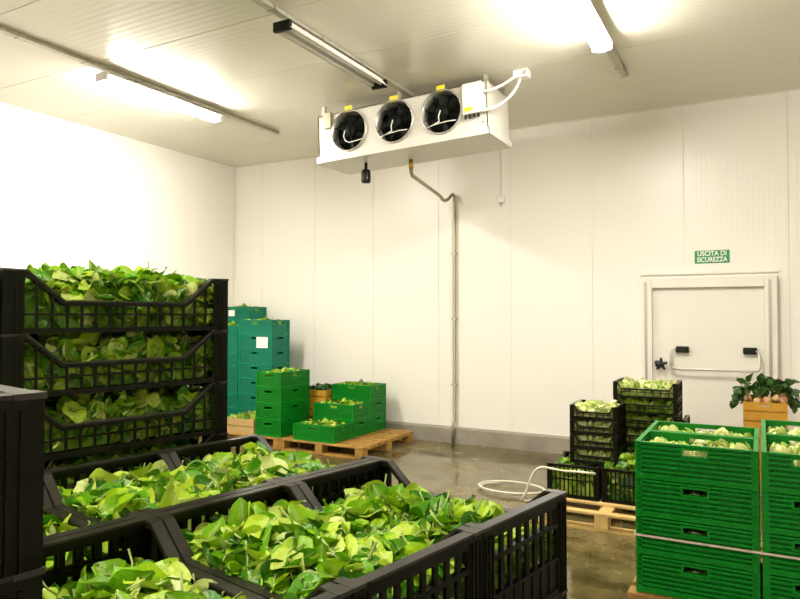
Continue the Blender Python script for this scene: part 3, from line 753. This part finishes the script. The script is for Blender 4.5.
# ------------------------------------------------------------------ big green stacks on the right
RX0, RY0 = -.62, 3.84
pallet('wooden pallet under the two big green crate stacks', RX0 + .51, RY0 + .60, 1.10, 1.26, 0, .14, 8)
for ci, cname in ((0, 'green stack beside black trays'), (1, 'green stack with paper labels')):
    for ri, rname in ((0, 'front'), (1, 'rear')):
        lx, ly = ((.60, .40), (.40, .60))[ci]
        c = Vector((RX0 + .30 if ci == 0 else RX0 + .61 + .20, RY0 + ly / 2 + ri * (ly + .005), .14))
        for k in range(4):
            place_crate('ribbed_crate', GP, 'green ribbed crate, ' + rname + ' row of ' + cname + ', ' + nth(k), c + Vector((0, 0, (3 - k) * GH)), PI / 2 * ci, 'big green strapped crates')
        r = random.Random(50 + ci * 2 + ri)
        for q in range(15):
            x = -.21 + (q % 5) * .105 + r.uniform(-.008, .008); y = -.108 + (q // 5) * .108 + r.uniform(-.008, .008)
            if ci: x, y = -y, x
            o = link('lettuce_head', HEADS[r.randrange(4)], None, c + Vector((x, y, 3 * GH + .120 + r.uniform(-.015, .025))))
            o.rotation_euler = (r.uniform(-.5, .5), r.uniform(-.5, .5), r.uniform(0, 6)); s = r.uniform(.056, .066); o.scale = (s, s, s)
            tag(o, 'pale lettuce head in the ' + rname + ' open crate of the ' + cname, 'lettuce', 'lettuce heads in the ' + rname + ' crate of the ' + cname)
        if ri == 0:                                           # produce glimpsed through the handle slots lower down
            for k in range(1, 4):
                for q in range(3):
                    x, y = -.12 + q * .12, -ly / 2 + .09
                    o = link('lettuce_head', HEADS[q], None, c + Vector((x, y, (3 - k) * GH + .10))); o.scale = (.055,) * 3
                    tag(o, 'lettuce behind the handle slot, ' + ORD[k] + ' crate down in the ' + cname, 'lettuce', 'lettuce heads behind handle slots')
# strap tied round both stacks
z0 = .14 + 1.52 * GH; x0, x1, y0, y1 = RX0 - .005, RX0 + 1.016, RY0 - .006, RY0 + 1.211
mb = MB()
for a, b in (((x0, y0), (x1, y0)), ((x1, y0), (x1, y1)), ((x1, y1), (x0, y1)), ((x0, y1), (x0, y0))):
    mb.beam((*a, z0), (*b, z0), .004, .011)
tag(mb.build('packing_strap', M['strap']), 'pale packing strap tied round the two green crate stacks', 'strap')
for (x, z, wd, ht, lb) in ((.245, .30, .13, .075, 'white paper label on the second lowest green crate'), (.20, .158, .15, .085, 'white paper label on the lowest green crate')):
    p = tag(MB().box(-wd / 2, wd / 2, -.003, 0, 0, ht).build('paper_label', M['paper']), lb, 'label', 'labels on the green crates'); p.location = (x, RY0 - .0015, z)
    for i in range(3):
        b_ = MB().box(-wd * .36, wd * (.1 + .1 * i), -.0035, -.003, ht * (.25 + .2 * i), ht * (.25 + .2 * i) + .006).build('print_line', M['fan'], p)

# ------------------------------------------------------------------ wooden boxes
def wood_box(label, loc, L, Wd, H, m, rz=0, group='wooden produce boxes', slot=True):
    t = thing('wooden_box', label, 'box', loc, rz, group)
    gap = .010; n = 2; hh = (H - gap * (n - 1) - .006) / n; th = .010
    for k in range(n):
        z = .006 + k * (hh + gap)
        for s in (-1, 1):
            if k == n - 1 and slot and s == -1:
                mb = MB().box(-L / 2, L / 2, -th / 2, th / 2, 0, hh * .55).box(-L / 2, -.045, -th / 2, th / 2, hh * .55, hh * .8).box(.045, L / 2, -th / 2, th / 2, hh * .55, hh * .8).box(-L / 2, L / 2, -th / 2, th / 2, hh * .8, hh)
            else: mb = MB().box(-L / 2, L / 2, -th / 2, th / 2, 0, hh)
            o = mb.build('plank', m, t); o.location = (0, s * (Wd / 2 - th / 2), z)
            o = MB().box(-th / 2, th / 2, -Wd / 2 + th, Wd / 2 - th, 0, hh).build('plank', m, t); o.location = (s * (L / 2 - th / 2), 0, z)
    MB().box(-L / 2, L / 2, -Wd / 2, Wd / 2, 0, .006).build('base_panel', m, t)
    for sx in (-1, 1):
        for sy in (-1, 1):
            o = MB().box(-.014, .014, -.014, .014, .006, H + .004).build('corner_block', m, t); o.location = (sx * (L / 2 - .024), sy * (Wd / 2 - .024), 0)
    return t
# stack of three plus the box of turnips in front of the door
bx, by = .02, 7.22
pallet('wooden pallet under the stack of wooden boxes by the door', bx, by + .05, .62, .60, 0, .13, 5)
for k in range(4):
    wood_box(('orange wooden box heaped with turnips in front of the door' if k == 0 else 'orange wooden box under the turnip box, ' + nth(k)), (bx, by, .13 + (3 - k) * .181), .36, .46, .172, M['wood_box'])
zt = .13 + 4 * .181
r = random.Random(5); dl_me = leaf_meshes('darkleaf')
def turnip(x, y, z, label, s=.036):
    t = thing('turnip', label, 'turnip', (x, y, z), 0, 'turnips in the wooden box'); t.rotation_euler = (r.uniform(-.9, .9), r.uniform(-.9, .9), r.uniform(0, 6))
    MB().lathe([(0, -1.35 * s), (.12 * s, -1.1 * s), (.55 * s, -.8 * s), (.95 * s, -.3 * s), (1.0 * s, .1 * s), (.78 * s, .6 * s), (.35 * s, .85 * s), (.15 * s, .95 * s), (0, .97 * s)], 14).build('bulb', M['turnip'], t, True)
    for k in range(4):
        o = link('leaf', r.choice(dl_me), t); q = r.uniform(.07, .11); a = k * 1.57 + r.uniform(-.4, .4)
        o.matrix_basis = Matrix.Translation((0, 0, .9 * s)) @ Matrix.Rotation(a, 4, 'Z') @ Matrix.Rotation(-r.uniform(.3, 1.1), 4, 'Y') @ Matrix.Translation((q * .35, 0, 0)) @ Matrix.Diagonal((q, q, q, 1))
for iy in range(3):
    for ix in range(5):
        x = bx - .15 + ix * .075 + r.uniform(-.022, .022); y = by - .18 + iy * .075
        turnip(x, y, zt + .005 + iy * .042 + r.uniform(-.018, .030), 'white and pink turnip heaped on the wooden box by the door')
# dark leafy tops spilling over both ends
for q in range(64):
    sd = -1 if q % 2 else 1
    x = bx + sd * r.uniform(.12, .25); y = by - r.uniform(-.1, .24); z = zt + r.uniform(-.03, .12) - max(0, abs(x - bx) - .2) * 1.2
    o = link('leaf_top', r.choice(dl_me), None, (x, y, z)); s = r.uniform(.06, .10)
    o.rotation_euler = (r.uniform(-.7, .7), r.uniform(.2, 1.3), r.uniform(-1, 1) + (0 if sd > 0 else PI)); o.scale = (s, s, s)
    tag(o, 'dark green turnip leaf spilling from the wooden box', 'leaf', 'leaves spilling from the turnip box')

# ------------------------------------------------------------------ black trays of lettuce on the pallet before the door
pallet('pale pallet under the black lettuce trays', -1.09, 5.80, 1.12, 1.20, 0, .14, 5, .30, 'wood_new')
BP = crate_parts(.56, .425, .272, .04, .03, .05, .034, .016, .03, True)
BQ = crate_parts(.40, .425, .272, .04, .03, .05, .034, .016, .03, True)
hS = heap_mesh('lettuce_heap', .53, .39, .012, heap_surface(.56, .42, .20, .04, .01, 9), 120, 160, .07, M['spinach'], 71)
S1 = (-1.385, 5.80, .14); place_crate('deep_basket', BP, 'deep black basket with greens, under the narrow tray stack', S1, PI / 2, 'deep black baskets on the lettuce pallet')
tag(link('greens_heap', hS, None, S1, PI / 2), 'greens filling the deep basket under the narrow tray stack', 'greens', 'heaps in the black trays', 'stuff')
S2 = (-.94, 5.73, .14); place_crate('deep_basket', BQ, 'deep black basket heaped with lettuce beside the narrow tray stack', S2, PI / 2, 'deep black baskets on the lettuce pallet')
hS2 = heap_mesh('lettuce_heap', .37, .39, .012, heap_surface(.4, .42, .24, .10, .012, 10), 150, 110, .085, M['spinach'], 72)
tag(link('greens_heap', hS2, None, S2, PI / 2), 'bulging lettuce heap in the deep basket beside the green stack', 'greens', 'heaps in the black trays', 'stuff')
TU = .121
TP1 = crate_parts(.385, .40, TU - .001, .050, .035, .025, .05, .028, .05, True); TP1j = joined(TP1, 'produce_tray')
h1 = heap_mesh('lettuce_heap', .35, .365, .012, heap_surface(.385, .4, .085, .025, .006, 11), 130, 90, .06, M['lettuce'], 73)
for k in range(4):
    c = (-1.235, 5.815, .414 + (3 - k) * TU)
    place_crate('produce_tray', TP1, 'shallow black tray of lettuce on the narrow stack, ' + nth(k), c, 0, 'trays of the narrow stack')
    tag(link('lettuce_heap', h1, None, c, 0), 'pale lettuce filling the narrow tray stack, ' + nth(k) + ' tray', 'lettuce', 'heaps in the black trays', 'stuff')
TV = .1335
TP2 = crate_parts(.52, .38, TV - .001, .055, .030, .03, .06, .018, .05, True); 
h2 = heap_mesh('lettuce_heap', .485, .345, .012, heap_surface(.52, .38, .090, .028, .006, 12), 130, 150, .065, M['lettuce'], 74)
h2d = heap_mesh('lettuce_heap', .485, .345, .012, heap_surface(.52, .38, .085, .025, .006, 13), 110, 160, .065, M['spinach'], 75)
for k in range(7):
    c = (-.885, 6.19, .14 + (6 - k) * TV)
    place_crate('produce_tray', TP2, 'shallow black tray of lettuce on the tallest tray stack, ' + nth(k), c, 0, 'trays of the tallest tray stack')
    tag(link('lettuce_heap', h2 if k % 3 == 0 else h2d, None, c, 0), 'lettuce filling the tallest tray stack, ' + nth(k) + ' tray', 'lettuce', 'heaps in the black trays', 'stuff')
pallet('wooden pallet behind the tallest tray stack', -.85, 6.83, .70, .80, 0, .14, 6)
TP2j = joined(TP2, 'produce_tray')
for k in range(4):
    c = (-.87, 6.70, .14 + (3 - k) * .142)
    place_joined('produce_tray', TP2j, 'black tray on the short stack behind the tallest one, ' + nth(k), c, 0, 'trays of the short rear stack')

# white hose
pts = []
for i in range(40):
    a = 2 * PI * i / 24; rr = 1 + .05 * i / 24
    pts.append((-2.08 + .30 * rr * math.cos(a + 2.2), 6.02 + .21 * rr * math.sin(a + 2.2), .017 + .0006 * i))
e = pts[-1]
pts += bez(e, (e[0] + .06, e[1] - .22, .02), (-1.88, 5.52, .02), (-1.80, 5.50, .10), 12)[1:] + bez((-1.80, 5.50, .10), (-1.74, 5.485, .16), (-1.74, 5.49, .40), (-1.60, 5.495, .375), 10)[1:] + [(-1.45, 5.492, .365), (-1.30, 5.492, .37), (-1.19, 5.492, .37)]
tag(MB().tube(pts, .0095, 8).build('hose', M['hose'], None, True), 'white hose looped on the wet floor and over a black basket', 'hose')

# ================================================================== crates at the far left
h3 = heap_mesh('greens_heap', .56, .36, .01, heap_surface(.6, .4, .165, .03, .008, 14), 110, 0, .07, M['spinach'], 76)
def stack(x0, y0, n, pitch, me, label, group, along='x', z0=.14, heap=True, where=''):
    """x0,y0: left front corner"""
    lx, ly = (.6, .4) if along == 'x' else (.4, .6)
    for k in range(n):
        place_joined('ribbed_crate', me, label + ', ' + nth(k) if n > 1 else label, (x0 + lx / 2, y0 + ly / 2, z0 + (n - 1 - k) * pitch), 0 if along == 'x' else PI / 2, group, pitch / .2)
    if heap:
        tag(link('greens_heap', h3, None, (x0 + lx / 2, y0 + ly / 2, z0 + (n - 1) * pitch), 0 if along == 'x' else PI / 2), 'greens showing over the rim of ' + where, 'greens', 'heaps in the green and teal crates', 'stuff')
pallet('low pallet under the four high green stack by the corner', -5.82, 6.80, 1.24, .66, 0, .14, 5)
pallet('pallet in the far corner under the teal stacks', -6.54, 7.505, 1.38, .80, 0, .14, 6)
pallet('wooden pallet with low green crates, half empty', -4.62, 7.10, 1.22, 1.26, 0, .14, 8)
stack(-6.46, 7.11, 7, .2065, GT, 'teal crate in the stack bearing a large white paper', 'teal crates in the corner', where='the teal stack bearing a white paper')
stack(-7.075, 7.11, 7, .195, GT, 'teal crate in the stack between the wall and the papered stack', 'teal crates in the corner', where='the teal stack beside the left wall')
stack(-7.225, 7.515, 8, .2045, GT, 'teal crate in the tallest rear stack of the corner', 'teal crates in the corner', where='the tallest teal stack')
stack(-5.61, 6.50, 4, .20, GB, 'bright green crate in the four high stack', 'bright green crates at the far left', 'y', where='the four high green stack')
XA = -5.02
stack(XA, 6.50, 1, .20, GB, 'single bright green crate on the half empty pallet', 'bright green crates at the far left', where='the single green crate')
stack(XA, 6.92, 2, .20, GB, 'bright green crate in the two high stack', 'bright green crates at the far left', where='the two high green stack')
stack(XA, 7.335, 3, .20, GB, 'bright green crate in the three high stack against the wall', 'bright green crates at the far left', where='the three high green stack')
p = tag(MB().box(-.10, .10, -.003, 0, -.075, .075).build('paper_notice', M['paper']), 'white paper notice on the papered teal stack', 'paper', 'papers on the teal stacks'); p.location = (-6.02, 7.106, 1.275)
p = tag(MB().box(-.06, .06, -.003, 0, -.045, .045).build('paper_notice', M['paper']), 'small white label on the tallest teal stack', 'paper', 'papers on the teal stacks'); p.location = (-6.95, 7.511, 1.68)
wood_box('pale wooden box of greens on the corner pallet', (-5.865, 6.76, .14), .46, .54, .19, M['wood_pale'], slot=False)
tag(link('greens_heap', heap_mesh('greens_heap', .43, .50, .01, heap_surface(.46, .54, .18, .03, .01, 15), 110, 0, .075, M['spinach'], 77), None, (-5.865, 6.76, .14)), 'greens in the pale wooden box', 'greens', 'heaps in wooden boxes', 'stuff')
for k in range(3):
    wood_box('orange wooden box behind the two high green stack, ' + nth(k), (-5.235, 7.47, .14 + (2 - k) * .172), .36, .46, .168, M['wood_box'], slot=False)
tag(link('greens_heap', heap_mesh('greens_heap', .33, .42, .01, heap_surface(.36, .46, .15, .05, .01, 16), 90, 0, .075, M['darkleaf'], 78), None, (-5.235, 7.47, .14 + 2 * .172)), 'dark greens in the orange wooden box by the wall', 'greens', 'heaps in wooden boxes', 'stuff')
